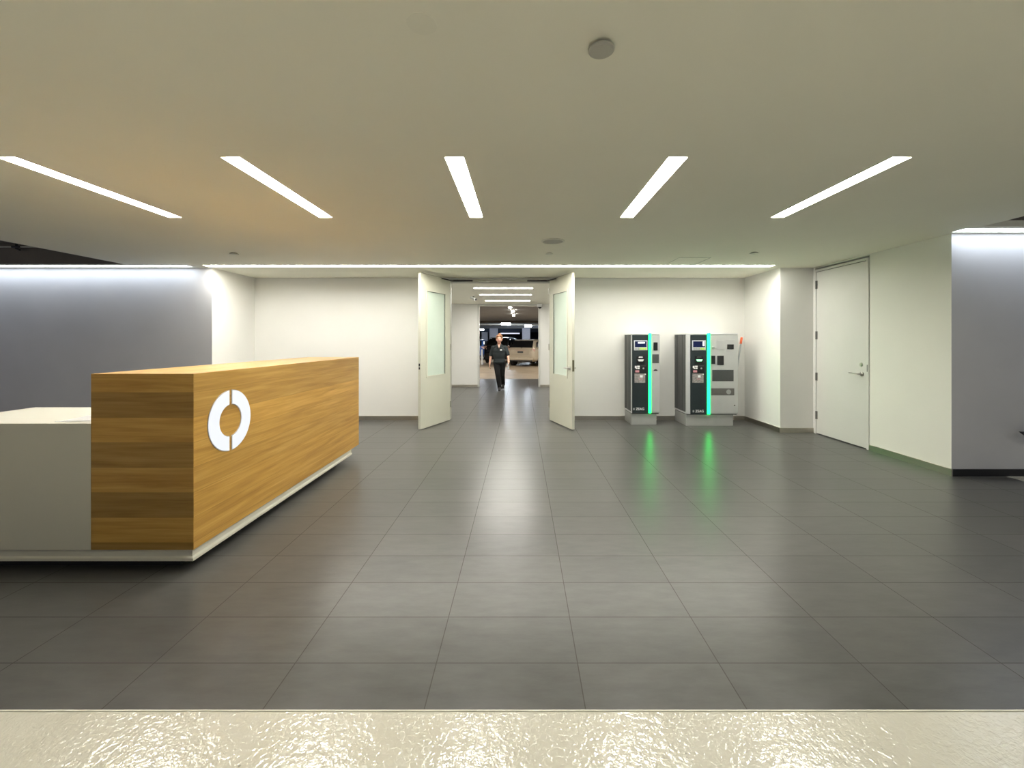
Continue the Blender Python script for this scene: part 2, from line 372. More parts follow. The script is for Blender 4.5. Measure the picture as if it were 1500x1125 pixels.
def glazed_leaf(name, label, hinge, rz, mirror, parts):
    """leaf along local +x (0..W) from its hinge, visible face at local y = 0 (looking from -y), thickness to +y"""
    W, T, H = .872, .045, 2.452
    r = thing(name, label, 'door', (*hinge, .012), rz, kind='structure')
    s = -1 if mirror else 1
    X = lambda v: s * v
    x0, x1, z0, z1 = .145, .715, .80, 2.205
    lf = MB().box((X(0), 0, 0), (X(x0), T, H)).box((X(x1), 0, 0), (X(W), T, H)).box((X(x0), 0, 0), (X(x1), T, z0)).box((X(x0), 0, z1), (X(x1), T, H))
    lf.build('leaf', M_DOOR, r)
    fr = MB()
    for y0, y1 in ((-.008, .006), (T - .006, T + .008)):
        fr.box((X(x0 - .012), y0, z0 - .012), (X(x0 + .022), y1, z1 + .012)).box((X(x1 - .022), y0, z0 - .012), (X(x1 + .012), y1, z1 + .012))
        fr.box((X(x0 + .022), y0, z0 - .012), (X(x1 - .022), y1, z0 + .022)).box((X(x0 + .022), y0, z1 - .022), (X(x1 - .022), y1, z1 + .012))
    f = fr.build('glazing_frame', M_DOOR, r)
    gk = MB().box((X(x0+.022), .0, z1-.027), (X(x1-.022), .006, z1-.022)).box((X(x0+.022), .0, z0+.022), (X(x0+.027), .006, z1-.027))
    gk.build('gasket', M_HALO, f)
    MB().box((X(x0), .012, z0), (X(x1), .032, z1)).build('glass_pane', M_FROST, r, label='frosted pale green glass')
    for z in (.22, 1.22, 2.2):
        MB().cyl((X(-.008), -.008, z), (X(-.008), -.008, z + .11), .010, seg=12).build('hinge', M_CHROME, r)
    MB().box((X(.02), .006, H - .003), (X(W - .03), T - .006, H + .006)).build('top_channel', M_HALO, r)
    if parts == 'strike':
        MB().box((X(W - .002), .010, .985), (X(W + .002), .036, 1.03)).build('strike_plate', M_BLACK, r, label='dark upper strike plate on the door edge')
        MB().box((X(W - .002), .010, .935), (X(W + .002), .036, .972)).build('strike_plate', M_BLACK, r, label='dark lower strike plate on the door edge')
        MB().box((X(W - .002), .016, 2.21), (X(W + .002), .028, 2.31)).build('flush_bolt', M_CHROME, r, label='flush bolt near the top of the door edge')
    else:
        MB().box((X(W - .002), .006, .905), (X(W + .002), T - .006, 1.085)).build('lock_plate', mat('bronze_lock_plate', (.16, .15, .09), .4, .7), r, label='dark bronze lock plate on the door edge')
        for sd, y in ((-1, 0), (1, T)):
            h = MB().cyl((X(W - .07), y, .955), (X(W - .07), y + sd * .008, .955), .026).cyl((X(W - .07), y, .955), (X(W - .07), y + sd * .05, .955), .010)
            h.cyl((X(W - .07), y + sd * .05, .955), (X(W - .19), y + sd * .052, .952), .009, .008).ball((X(W - .07), y + sd * .05, .955), .011)
            h.build('lever_handle', M_CHROME, r, smooth=True, label='satin metal lever handle')
    return r
# left leaf swings towards the camera from x=-1.262; right leaf from x=.502
aL = math.atan2(-.81, -.324)
glazed_leaf('door_1', 'open grey door leaf with tall frosted glass and no handle', (-1.253, 7.315), aL + PI, True, 'strike')
glazed_leaf('door_2', 'open grey door leaf with frosted glass and a lever handle', (.492, 7.315), math.atan2(-.81, .29), False, 'lever')
# closer arms under the frame head
for x0, x1, lab in ((-1.20, -.86, 'dark closer arm above the frosted door without handle'), (.44, .12, 'dark closer arm above the frosted door with lever handle')):
    t = thing('door_closer', lab, 'door closer', (x0, YB - .05, 2.44))
    s = 1 if x1 > x0 else -1
    MB().box((0, -.015, 0), (s * .34, .015, .022)).build('slide_track', M_CHARC, t)
    MB().prism([(0, 0, -.002), (s * .02, -.02, -.002), (-s * .13, -.31, -.002), (-s * .15, -.29, -.002)], (0, 0, .012)).build('closer_arm', M_CHARC, t)
tag(B((-.62, YB - .045, 2.438), (-.34, YB - .03, 2.462)).build('door_coordinator', M_CHROME, bevel=.002), 'small metal latch bar under the middle of the double door head', 'latch')

# door in the side wall (hinges on its far edge, opens to the lobby)
r = thing('door_3', 'tall closed pale grey door with lever handle and four hinges', 'door', (XD, 5.82, 0), 0, kind='structure')
MB().box((-.006, -.455, .012), (.04, .452, 2.428)).build('leaf', M_DOOR2, r)
MB().box((-.012, .455, 0), (.12, .492, 2.468)).box((-.012, -.494, 0), (.12, -.458, 2.468)).box((-.012, -.458, 2.436), (.12, .455, 2.468)).build('frame', M_DOOR2, r)
MB().box((-.004, -.458, 2.429), (.03, .455, 2.4355)).box((-.004, .4525, .012), (.03, .4545, 2.429)).build('gasket', M_HALO, r)
for z in (.22, .80, 1.42, 2.18):
    MB().cyl((-.014, .4535, z), (-.014, .4535, z + .12), .0095, seg=12).box((-.0085, .43, z), (-.0055, .4535, z + .12)).build('hinge', M_MGREY, r, label='dark steel hinge')
h = MB().cyl((-.006, -.385, .965), (-.016, -.385, .965), .030).cyl((-.006, -.385, .965), (-.062, -.385, .965), .011).cyl((-.062, -.385, .965), (-.066, -.245, .972), .010, .008).ball((-.062, -.385, .965), .012)
h.build('lever_handle', M_CHROME, r, smooth=True, label='satin chrome lever handle')
MB().cyl((-.006, -.375, 1.085), (-.018, -.375, 1.085), .026, .022).cyl((-.018, -.375, 1.085), (-.022, -.375, 1.085), .012).build('lock_cylinder', M_CHROME, r, smooth=False, label='round lock above the lever')
MB().box((-.0125, -.480, 1.0), (-.0115, -.466, 1.09)).build('strike_plate', M_MGREY, r)

# ------------------------------------------------------------------ ceiling lights
def recessed(name, rect, m, label, cat, group=None, depth=.02, h=.10):
    x0, x1, y0, y1 = rect
    cx, cy = (x0 + x1) / 2, (y0 + y1) / 2; a, b = (x1 - x0) / 2, (y1 - y0) / 2
    t = thing(name, label, cat, (cx, cy, CZ), 0, group)
    e = .0005
    MB().box((-a + e, -b + e, depth), (a - e, b - e, depth + .006)).build('diffuser', m, t, label='glowing white diffuser')
    MB().box((-a + e, -b + e, depth + .007), (a - e, b - e, h)).build('housing', M_CAPW, t)
    return t
labs = ['slanting light bar nearest the ceiling edge above the grey wall', 'light bar above the wooden reception desk',
        'light bar in the middle of the row of five, in line with the doorway', 'light bar over the dark floor before the pay machines', 'light bar of the row of five nearest the pale single door']
for rct, lb in zip(LIGHTS, labs): recessed('ceiling_light', rct, L_MAIN, lb, 'ceiling light', 'five light bars in the lobby ceiling')
recessed('strip_light', STRIP, L_STRIP, 'long thin light line in the ceiling before the double doors', 'strip light')
recessed('strip_light', SL, L_COOL, 'cool bluish light line along the top of the grey wall behind the desk', 'strip light', depth=.012)
recessed('strip_light', SR, L_COOL, 'cool bluish light line over the grey wall past the pale single door', 'strip light', depth=.012)
for rct, lb in zip(HALL, ['crosswise light bar in the hall ceiling just inside the double doors', 'middle crosswise light bar in the hall ceiling', 'crosswise light bar in the hall ceiling next to the garage opening']):
    recessed('ceiling_light', rct, L_HALL, lb, 'ceiling light', 'three light bars in the hall ceiling', depth=.004)

for rct in LANE_FILL:  # added bars and area lights out of view; floor bounce brightens the ceiling
    ld = bpy.data.lights.new('lane_fill_light', 'AREA'); ld.shape = 'RECTANGLE'; ld.size = 1.2; ld.size_y = .12; ld.energy = 3; ld.color = WARM; ld.spread = math.radians(78)
    lo = bpy.data.objects.new('lane_fill_light', ld); COL.objects.link(lo); lo.location = ((rct[0] + rct[1]) / 2, (rct[2] + rct[3]) / 2, CZ - .004)
    recessed('ceiling_light', rct, L_LANE_FILL, 'unseen fill light bar added in the ceiling behind the viewer', 'ceiling light', 'added fill light bars over the drive lane', depth=.004)

# ------------------------------------------------------------------ ceiling fittings
t = thing('smoke_detector', 'round grey detector cap alone on the ceiling, close to the viewer', 'detector', (.30, 1.567, CZ))
MB().lathe([(.030, 0), (.030, -.010)]).build('mounting_ring', M_BLACK, t, smooth=False)
MB().lathe([(.044, -.010), (.048, -.013), (.048, -.019), (.040, -.024), (.001, -.025)], seg=40).build('cover', M_CAP, t, smooth=False)
tag(MB().lathe([(.052, 0), (.052, -.001), (.001, -.0012)], seg=40).build('cover_plate', M_PATCH, loc=(-.35, 1.46, CZ)), 'faint painted round blank plate flush with the ceiling', 'cover plate')
t = thing('ceiling_speaker', 'flat round ceiling speaker in front of the double doors', 'speaker', (.35, 4.64, CZ))
MB().lathe([(.130, 0), (.130, -.006), (.112, -.010), (.110, -.004), (.001, -.004)], seg=40).build('rim', M_CAPW, t)
MB().lathe([(.109, -.004), (.109, -.006), (.001, -.0065)], seg=40).build('grille', M_CAP, t)
for x, y, r_, lb in ((.35, 5.29, .045, 'small sprinkler cover between the ceiling speaker and the light line'), (-3.65, 5.29, .05, 'small sprinkler cover on the ceiling above the far end of the desk'), (2.93, 5.25, .05, 'small sprinkler cover on the ceiling above the pay machines')):
    t = thing('sprinkler', lb, 'sprinkler', (x, y, CZ), 0, 'concealed sprinkler covers')
    MB().lathe([(r_ * .7, 0), (r_ * .7, -.008)]).build('collar', M_CAP, t); MB().lathe([(r_, -.008), (r_, -.012), (.001, -.0125)]).build('cover', M_CAPW, t)
# hall: corner dome camera and small ceiling camera
t = thing('dome_camera', 'white corner dome camera beside the garage opening, under the hall ceiling', 'camera', (.545, YH - .10, CZ))
MB().box((-.05, -.02, -.09), (.05, .10, 0)).lathe([(.085, -.02), (.085, -.095), (.06, -.105)], (0, 0, 0)).build('mount', M_WHITE, t)
MB().ball((0, -.005, -.105), (.052, .052, .05), 3).build('dome', M_BLACK, t, smooth=True, label='black dome')
t = thing('security_camera', 'small angled white camera hanging from the hall ceiling', 'camera', (-1.20, 10.4, CZ))
MB().cyl((0, 0, 0), (0, 0, -.04), .022).build('bracket', M_MGREY, t)
MB().cyl((-.07, .02, -.03), (.06, -.05, -.085), .028, .034).build('housing', M_WHITE, t); MB().cyl((.06, -.05, -.085), (.064, -.053, -.087), .028).build('lens', M_BLACK, t)
# pipe under the dark garage ceiling past the lobby edge, with a sprinkler
t = thing('sprinkler_pipe', 'thin pale pipe with a black sprinkler head under the dark ceiling above the grey wall', 'pipe', (-7.3, 5.97, 2.745))
MB().cyl((-1.7, 0, 0), (1.5, 0, 0), .010, seg=12).build('pipe', M_CAP, t)
MB().cyl((.06, 0, .05), (.06, 0, -.035), .016).cyl((.06, 0, -.03), (.13, -.02, -.05), .014).cyl((.0, 0, 0), (.12, 0, 0), .018).build('sprinkler_head', M_BLACK, t, label='black sprinkler head')

# ------------------------------------------------------------------ reception desk
D = thing('reception_desk', 'oak plank reception desk with a white base and a glowing round sign', 'desk', (-2.3, 2.53, 0))
ox, oy = 2.3, -2.53
P = lambda x, y, z: (x + ox, y + oy, z)
MB().box(P(-2.617, 2.53, .128), P(-1.993, 5.10, 1.199)).build('wood_shell', M_WOOD, D, bevel=.0015, seg=1, label='oak plank cladding')
prof = [(.0, .060), (.0, .076), (.014, .084), (.016, .112), (.004, .1275)]
# base: coved skirt mitred round the front and the lobby side
bm_ = MB()
def cove(bm, path_fn, ends):
    rows = [[bm.verts.new(path_fn(k, d, z)) for d, z in prof] for k in range(ends)]
    for a, b in zip(rows, rows[1:]):
        for i in range(len(prof) - 1): bm.faces.new((a[i], a[i+1], b[i+1], b[i]))
    return rows
def pth(k, d, z):
    return Vector(P(*[(-3.68, 2.53 + d, z), (-1.996 - d, 2.53 + d, z), (-1.996 - d, 4.906, z)][k]))
rows = cove(bm_.bm, pth, 3)
bm_.box(P(-3.66, 2.56, .0605), P(-2.6, 2.60, .127)).box(P(-2.62, 2.56, .0605), P(-2.03, 4.9, .127))
bmesh.ops.recalc_face_normals(bm_.bm, faces=bm_.bm.faces)
bm_.bm.faces.new([rows[2][i] for i in range(5)])
bm_.build('base_skirt', M_SOLID, D, label='white coved base')
MB().box(P(-3.67, 2.60, 0), P(-2.13, 2.68, .0605)).box(P(-2.21, 2.68, 0), P(-2.13, 4.75, .0605)).build('toe_kick', M_TOE, D, label='black recessed plinth')
MB().box(P(-3.68, 2.53, .128), P(-2.6175, 2.57, .868)).box(P(-3.68, 2.57, .06), P(-3.64, 3.13, .868)).build('return_panel', M_SOLID, D, label='plain white front of the lower counter')
MB().box(P(-3.68, 2.53, .868), P(-2.6175, 3.15, .896)).build('worktop', M_SOLID, D, label='white lower worktop')
def half_ring(R, r, gap, sgn, x, t_, cy, cz, seg=40):
    a0, a1 = math.asin(gap / R), math.asin(gap / r)
    pts = []
    for i in range(seg + 1):
        a = a0 + (PI - 2 * a0) * i / seg; pts.append((x, cy + sgn * R * math.sin(a), cz + R * math.cos(a)))
    for i in range(seg + 1):
        a = PI - a1 - (PI - 2 * a1) * i / seg; pts.append((x, cy + sgn * r * math.sin(a), cz + r * math.cos(a)))
    return MB().prism(pts, (t_, 0, 0))
LY, LZ = 2.848 + oy, .857
for sgn, lb in ((-1, 'glowing half ring at the desk corner side'), (1, 'glowing half ring away from the desk corner')):
    rim = half_ring(.208, .106, .010, sgn, -1.993 + ox, .003, LY, LZ).build('logo_rim', mat('sign_edge', (.42, .38, .34), .5), D)
    half_ring(.203, .111, .0165, sgn, -1.990 + ox, .004, LY, LZ).build('logo_half', L_LOGO, rim, label=lb)
# papers on the lower counter
z = .8965
tag(MB().prism([(-2.90, 2.585, z), (-2.625, 2.60, z), (-2.625, 2.86, z), (-2.70, 2.85, z)], (0, 0, .002)).build('paper_sheet', M_PAPER), 'flat white sheet on the lower white worktop, under the lifted leaflet', 'paper')
lf = MB(); a = [(-2.86, 2.60, z + .003), (-2.622, 2.62, z + .003), (-2.622, 2.84, z + .055), (-2.66, 2.84, z + .052)]
lf.prism(a, (0, .001, .002))
tag(lf.build('leaflet', M_PAPER), 'half-open white leaflet lifting off the lower white worktop against the oak', 'leaflet')

# ------------------------------------------------------------------ pay machines
def text_mesh(s, size, name, m, parent, loc, label=None):
    c = bpy.data.curves.new('t', 'FONT'); c.body = s; c.size = size; c.extrude = .0006; c.offset = .0012
    o = bpy.data.objects.new('t', c); COL.objects.link(o)
    bpy.context.view_layer.update()
    me = bpy.data.meshes.new_from_object(o.evaluated_get(bpy.context.evaluated_depsgraph_get()))
    bpy.data.objects.remove(o); bpy.data.curves.remove(c)
    me.materials.clear(); me.materials.append(m)
    q = bpy.data.objects.new(name, me); COL.objects.link(q); q.parent = parent; q.location = loc; q.rotation_euler = (PI / 2, 0, 0)
    if label: q['label'] = label
    return q

def machine(name, label, X, Y, W, k, px0, small):
    t = thing(name, label, 'pay machine', (X, Y, 0))
    lx = lambda px: (px - px0) * k
    lz = lambda py: CH - (py - VY) * k
    Dp = YB - .016 - Y
    zt, zb = 1.52, .195
    def plate(nm, m, a, b, c, d, y0=-.004, y1=.002, par=None, lab=None, bev=0):
        return MB().box((lx(a), y0, lz(d)), (lx(b), y1, lz(c))).build(nm, m, par or t, bevel=bev, label=lab)
    g0, g1 = (950.0, 953.6) if small else (1035.5, 1039.9)
    dp0, dp1 = (926.0, 949.6) if small else (1011.3, 1035.2)
    yb_ = 604.8 if small else 606.5
    # cabinet, with louvred side sheet, edge post, top rail
    MB().box((.004, .006, zb), (W, Dp, zt - .012)).build('cabinet', M_GPANEL, t, bevel=.004, label='silver metal cabinet')
    MB().box((-.002, -.002, zb), (lx(dp0) - .002, .03, zt)).box((-.003, .03, zb), (.02, Dp, zb + .03)).box((-.003, .03, zt - .022), (.02, Dp, zt)).build('corner_post', M_POST, t, bevel=.003, label='pale aluminium edge frame')
    MB().box((.0, -.003, zt - .022), (W, Dp, zt)).build('top_cover', M_POST, t, bevel=.004, label='pale top cover')
    sl = MB(); n = 4
    for i in range(n):
        y0 = .032 + (Dp - .04) * i / n; y1 = .032 + (Dp - .04) * (i + 1) / n
        sl.box((-.004 - (.004 if i % 2 else 0), y0 + .006, zb + .03), (.006, y1 - .006, zt - .022))
        sl.box((.0, y1 - .006, zb + .03), (.006, y1 + .006, zt - .022))
    sl.build('louvre_panel', M_SLAT, t, label='dark ribbed side panel')
    dpn = plate('front_panel', M_DPANEL, dp0, dp1, 491.0, yb_, -.008, .008, lab='dark slate front panel')
    MB().box((lx(g0), -.016, lz(yb_ + .3)), (lx(g1), .006, zt + .004)).build('light_strip', L_GREEN, t, bevel=.004, label='glowing green light strip')
    gp = plate('silver_panel', M_GPANEL, (953.7 if small else 1040.1), (966.2 if small else 1080.6), 491.6, yb_ - 1.2, -.006, .008, lab='silver front panel')
    pl = MB().box((.0, .014, 0), (lx(962) if small else lx(1074.5), Dp, zb - .012)).build('plinth', M_PLINTH, t, bevel=.003, label='grey metal plinth')
    MB().box((.012, .02, zb - .013), (W - .01, Dp, zb + .001)).build('shadow_gap', M_CHARC, t)
    # screen
    a, b = (928.3, 948.0) if small else (1013.4, 1033.2)
    sc_ = plate('screen', M_BEZEL, a, b, 498.6, 513.3, -.014, -.006, lab='pale screen bezel', bev=.002)
    plate('display', M_NAVY, a + 1.3, b - 1.3, 499.9, 508.6, -.0155, -.013, sc_, 'dark blue display')
    if small: plate('display_text', L_WSCR, 934.2, 944.2, 501.0, 503.1, -.0165, -.015, sc_)
    else: plate('display_text', L_WSCR, 1028.8, 1031.0, 500.4, 506.8, -.0165, -.015, sc_)
    for i in range(5):
        w = (b - a - 2.6) / 5
        plate('button', M_LIME if i >= (2 if small else 3) else M_GREYPR, a + 1.3 + w * i + .25, a + 1.3 + w * (i + 1) - .25, 509.4, 512.4, -.0175, -.013, sc_, 'lime green button' if i >= (2 if small else 3) else 'grey button')
    # ticket reader
    a, b = (932.0, 944.0) if small else (1017.3, 1029.5)
    rd = plate('ticket_reader', M_BLACK, a, b, 521.4, 532.8, -.016, -.006, lab='black ticket slot block', bev=.003)
    m1, m2 = (M_WHITE, M_WHITE) if small else (L_GSLOT, L_GSLOT)
    MB().prism([(lx(a + 3), -.0165, lz(523.8)), (lx(b - 3), -.0165, lz(523.8)), (lx(b - 3.6), -.0165, lz(522.4)), (lx(a + 3.6), -.0165, lz(522.4))], (0, -.012, 0)).build('slot_lip', m1 if small else M_DGREY, rd)
    MB().prism([(lx(a + 1.6), -.0165, lz(526.4)), (lx(b - 1.6), -.0165, lz(526.4)), (lx(b - 3), -.0165, lz(529.2)), (lx(a + 3), -.0165, lz(529.2))], (0, -.018, 0)).build('slot_lip', m2, rd, label=None if small else 'green lit slot')
    # stickers, keypad, notice
    a, b = (929.2, 947.0) if small else (1013.8, 1031.4)
    st = plate('payment_panel', M_BLACK, a, b, 534.6, 546.8, -.012, -.006, lab='black payment panel')
    for x0, x1, y0, y1, m in ((.4, 3.2, 535.8, 539.0, M_WHITE), (3.8, 7.6, 535.6, 538.2, M_WHITE), (1.6, 4.2, 539.0, 540.4, M_WHITE), (4.6, 7.4, 538.6, 540.6, M_WHITE), (1.0, 6.8, 542.4, 545.4, M_PINK)):
        plate('card_sticker', m, a + x0, a + x1, y0, y1, -.0128, -.0118, st, 'pink sticker' if m is M_PINK else None)
    MB().cyl((lx(a + 13), -.012, lz(539.6)), (lx(a + 13), -.0135, lz(539.6)), .014).build('contactless_mark', M_GREYPR, st)
    plate('panel_text', M_DGREY, a + 9, b - 1, 535.4, 536.4, -.0128, -.0118, st)
    nt_ = plate('notice', M_NOTE, a, b - (2.1 if small else 1.2), 547.2, 560.6, -.0095, -.006, lab='grey printed notice with pictures')
    plate('notice_picture', M_WHITE, a + 8, a + 12, 549.5, 553, -.0100, -.0092, nt_)
    plate('notice_picture', M_PINK, a + 6.5, a + 11.5, 554.6, 555.6, -.0100, -.0092, nt_)
    MB().ball((lx(b - 2), -.012, lz(548.3)), .011).build('button_knob', M_WHITE, t, smooth=True)
    # maker's lettering
    a, yb2 = (927.2, 600.6) if small else (1014.2, 603.8)
    plate('logo_mark', M_GREYPR, a, a + 2.3, yb2 - 3.0, yb2, -.0088, -.0078, dpn)
    text_mesh('ZEAG', 3.9 * k * 1.25, 'lettering', M_WHITE, dpn, (lx(a + 4.0), -.0085, lz(yb2)), 'white lettering')
    if small:
        ks = plate('card_slot', M_BLACK, 957.0, 963.0, 501.4, 513.4, -.014, -.005, gp, 'black card reader', .002)
        plate('slot_mark', M_GREYPR, 958.6, 961.4, 503, 506, -.0147, -.0137, ks) if False else None
        plate('coin_window', M_DGREY, 955.4, 964.9, 519.0, 532.0, -.0075, -.005, gp, 'dark grey panel')
        MB().prism([(lx(957), -.0065, lz(543)), (lx(963), -.0065, lz(543)), (lx(962), -.0065, lz(541.4)), (lx(960), -.0065, lz(540.8)), (lx(958), -.0065, lz(541.4))], (0, -.004, 0)).build('receipt_slot', M_BLACK, gp, label='small black arched slot')
    else:
        MB().cyl((lx(1044.4), -.006, lz(509.3)), (lx(1044.4), -.018, lz(509.3)), .024, .021).cyl((lx(1044.4), -.018, lz(509.3)), (lx(1044.4), -.020, lz(509.3)), .012).build('round_lock', M_PLINTH, gp, label='round steel lock')
        bp = plate('bolted_plate', M_GPANEL, 1049.4, 1059.9, 498.4, 512.6, -.009, -.005, gp, 'raised silver plate with bolts', .001)
        plate('coin_slot', M_BLACK, 1064.8, 1074.3, 504.4, 511.5, -.0125, -.005, gp, 'black slot', .002)
        MB().box((lx(1062.6), -.0075, lz(515)), (lx(1076.4), -.005, lz(497.6))).build('slot_surround', M_GPANEL, gp, bevel=.001)
        plate('card_slot', M_BLACK, 1041.6, 1047.1, 521.0, 533.0, -.014, -.005, gp, 'black card slot', .002)
        plate('keypad', M_CHARC, 1050.2, 1059.7, 521.0, 534.7, -.011, -.005, gp, 'black keypad', .002)
        plate('window', M_DGREY, 1042.9, 1074.2, 541.8, 558.4, -.0075, -.004, gp, 'wide dark window')
        plate('tray_recess', M_MGREY, 1041.5, 1075.2, 568.8, 579.0, -.0075, -.004, gp, 'change and receipt tray')
        MB().cyl((lx(1067), -.008, lz(574)), (lx(1067), -.006, lz(574)), .04).build('tray_flap', M_PLINTH, gp)
        MB().cyl((lx(1075.6), -.006, lz(593.7)), (lx(1075.6), -.010, lz(593.7)), .012).build('key_lock', M_MGREY, gp)
    return t
machine('pay_machine', 'narrow pay machine with one slim silver column beside its green light', 1.823, 6.91, .467, .011328, 924.9, True)
machine('pay_machine', 'wide pay machine with a broad silver front beside its green light', 2.703, 6.83, .845, .011197, 1005.3, False)

# broom leaning in the corner
t = thing('broom', 'grey broom handle with an orange tip leaning beside the wide pay machine', 'broom', (3.575, 7.16, 0))
p0, p1 = Vector((0, 0, .03)), Vector((.28, .135, 1.45))
MB().cyl(p0, p0.lerp(p1, .93), .013, seg=14).build('handle_pole', M_POLE, t, smooth=False)
MB().cyl(p0.lerp(p1, .925), p1, .018, .019, seg=16).ball(p1, (.019, .019, .012)).build('grip', M_RED, t, label='orange grip')
MB().box((-.05, -.06, 0), (.008, .10, .045)).build('broom_head', M_CHARC, t, bevel=.008)

# dark rail end poking into view in front of the grey wall
t = thing('hand_rail', 'dark rail end poking out at the frame edge before the grey wall', 'rail', (5.06, 4.22, 0))
MB().prism([(0, -.02, .475), (.10, -.02, .40), (1.4, -.02, .40), (1.4, -.02, .475)], (0, .04, 0)).build('rail_bar', M_CHARC, t)
MB().cyl((1.0, 0, 0), (1.0, 0, .40), .02).build('rail_post', M_CHARC, t)

# ------------------------------------------------------------------ garage beyond the hall
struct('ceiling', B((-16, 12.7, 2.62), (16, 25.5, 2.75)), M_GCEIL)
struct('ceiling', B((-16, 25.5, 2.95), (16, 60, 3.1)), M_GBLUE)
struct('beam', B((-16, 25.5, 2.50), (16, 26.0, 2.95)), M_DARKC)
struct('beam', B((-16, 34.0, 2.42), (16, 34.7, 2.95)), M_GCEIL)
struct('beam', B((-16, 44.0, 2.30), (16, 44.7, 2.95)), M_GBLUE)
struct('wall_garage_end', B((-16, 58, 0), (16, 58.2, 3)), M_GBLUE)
struct('wall_garage_left', B((-16.2, 12.7, 0), (-16, 58, 3)), M_DARKC); struct('wall_garage_right', B((16, 12.7, 0), (16.2, 58, 3)), M_DARKC)
for x, y in ((-2.30, 34.35), (.38, 34.35), (-6.2, 34.35), (4.4, 34.35), (-3.9, 44.3), (2.6, 44.3)):
    struct('pillar', B((x - .33, y - .33, 0), (x + .33, y + .33, 2.42 if y < 40 else 2.30)), M_PILLAR, bevel=.02)
for (x, y), lb in zip(((-.40, 14.46), (-.35, 16.5), (-.36, 18.96)), ('round garage lamp nearest the hall opening', 'middle of the three round garage lamps in a line', 'round garage lamp deepest of the three in a line')):
    t = thing('globe_lamp', lb, 'lamp', (x, y, 2.62), 0, 'round garage lamps in a line')
    MB().lathe([(.07, 0), (.07, -.025)]).build('fixture_base', M_CAP, t)
    MB().ball((0, 0, -.07), (.06, .06, .035), 3).build('globe', L_GAR, t, smooth=True, label='glowing globe')
for x, y, z, w, rz, lb in ((-1.05, 28.0, 2.52, .30, .35, 'slanted tube lamp in the garage above the black car'), (.50, 31.0, 2.50, .24, .25, 'slanted tube lamp in the garage above the beige car'), (0.0, 36.0, 2.66, .10, 0, 'tiny distant garage lamp between the two slanted tube lamps'), (-3.8, 40.0, 2.45, .17, .2, 'distant garage lamp at the edge of the opening over the blue car')):
    t = thing('tube_lamp', lb, 'lamp', (x, y, z), rz)
    MB().cyl((-w, 0, 0), (w, 0, 0), .085, seg=14).build('tube', L_GARC, t, label='glowing tube')
    MB().box((-w * .9, -.04, .08), (w * .9, .04, .12)).box((-.02, -.02, .12), (.02, .02, 2.95 - z)).build('fixture', M_CAP, t)
for y, z in ((29.5, 2.56), (32.0, 2.62), (38, 2.55)):
    tag(MB().cyl((-14, y, z), (14, y, z), .05, seg=10).build('ceiling_pipe', M_CAP), {29.5: 'dark pipe across the garage just behind the first beam', 32.0: 'dark pipe across the garage before the pillars', 38: 'dark pipe across the garage behind the pillars'}[y], 'pipe', None)
tag(MB().box((-2.2, 43.6, 2.10), (-.2, 43.7, 2.22)).build('tube_lamp', emit('dim_lamp', (.8, .85, 1), .5)), 'long dim light band far behind the person\'s head', 'lamp')
t = thing('bollard', 'white bollard in the garage beside the edge of the opening', 'bollard', (-2.28, 24, 0))
MB().lathe([(.05, 0), (.05, .86), (.03, .90), (.001, .905)], seg=18).build('post', M_WHITE, t); MB().lathe([(.09, 0), (.09, .015), (.05, .02)], seg=18).build('base', M_MGREY, t)

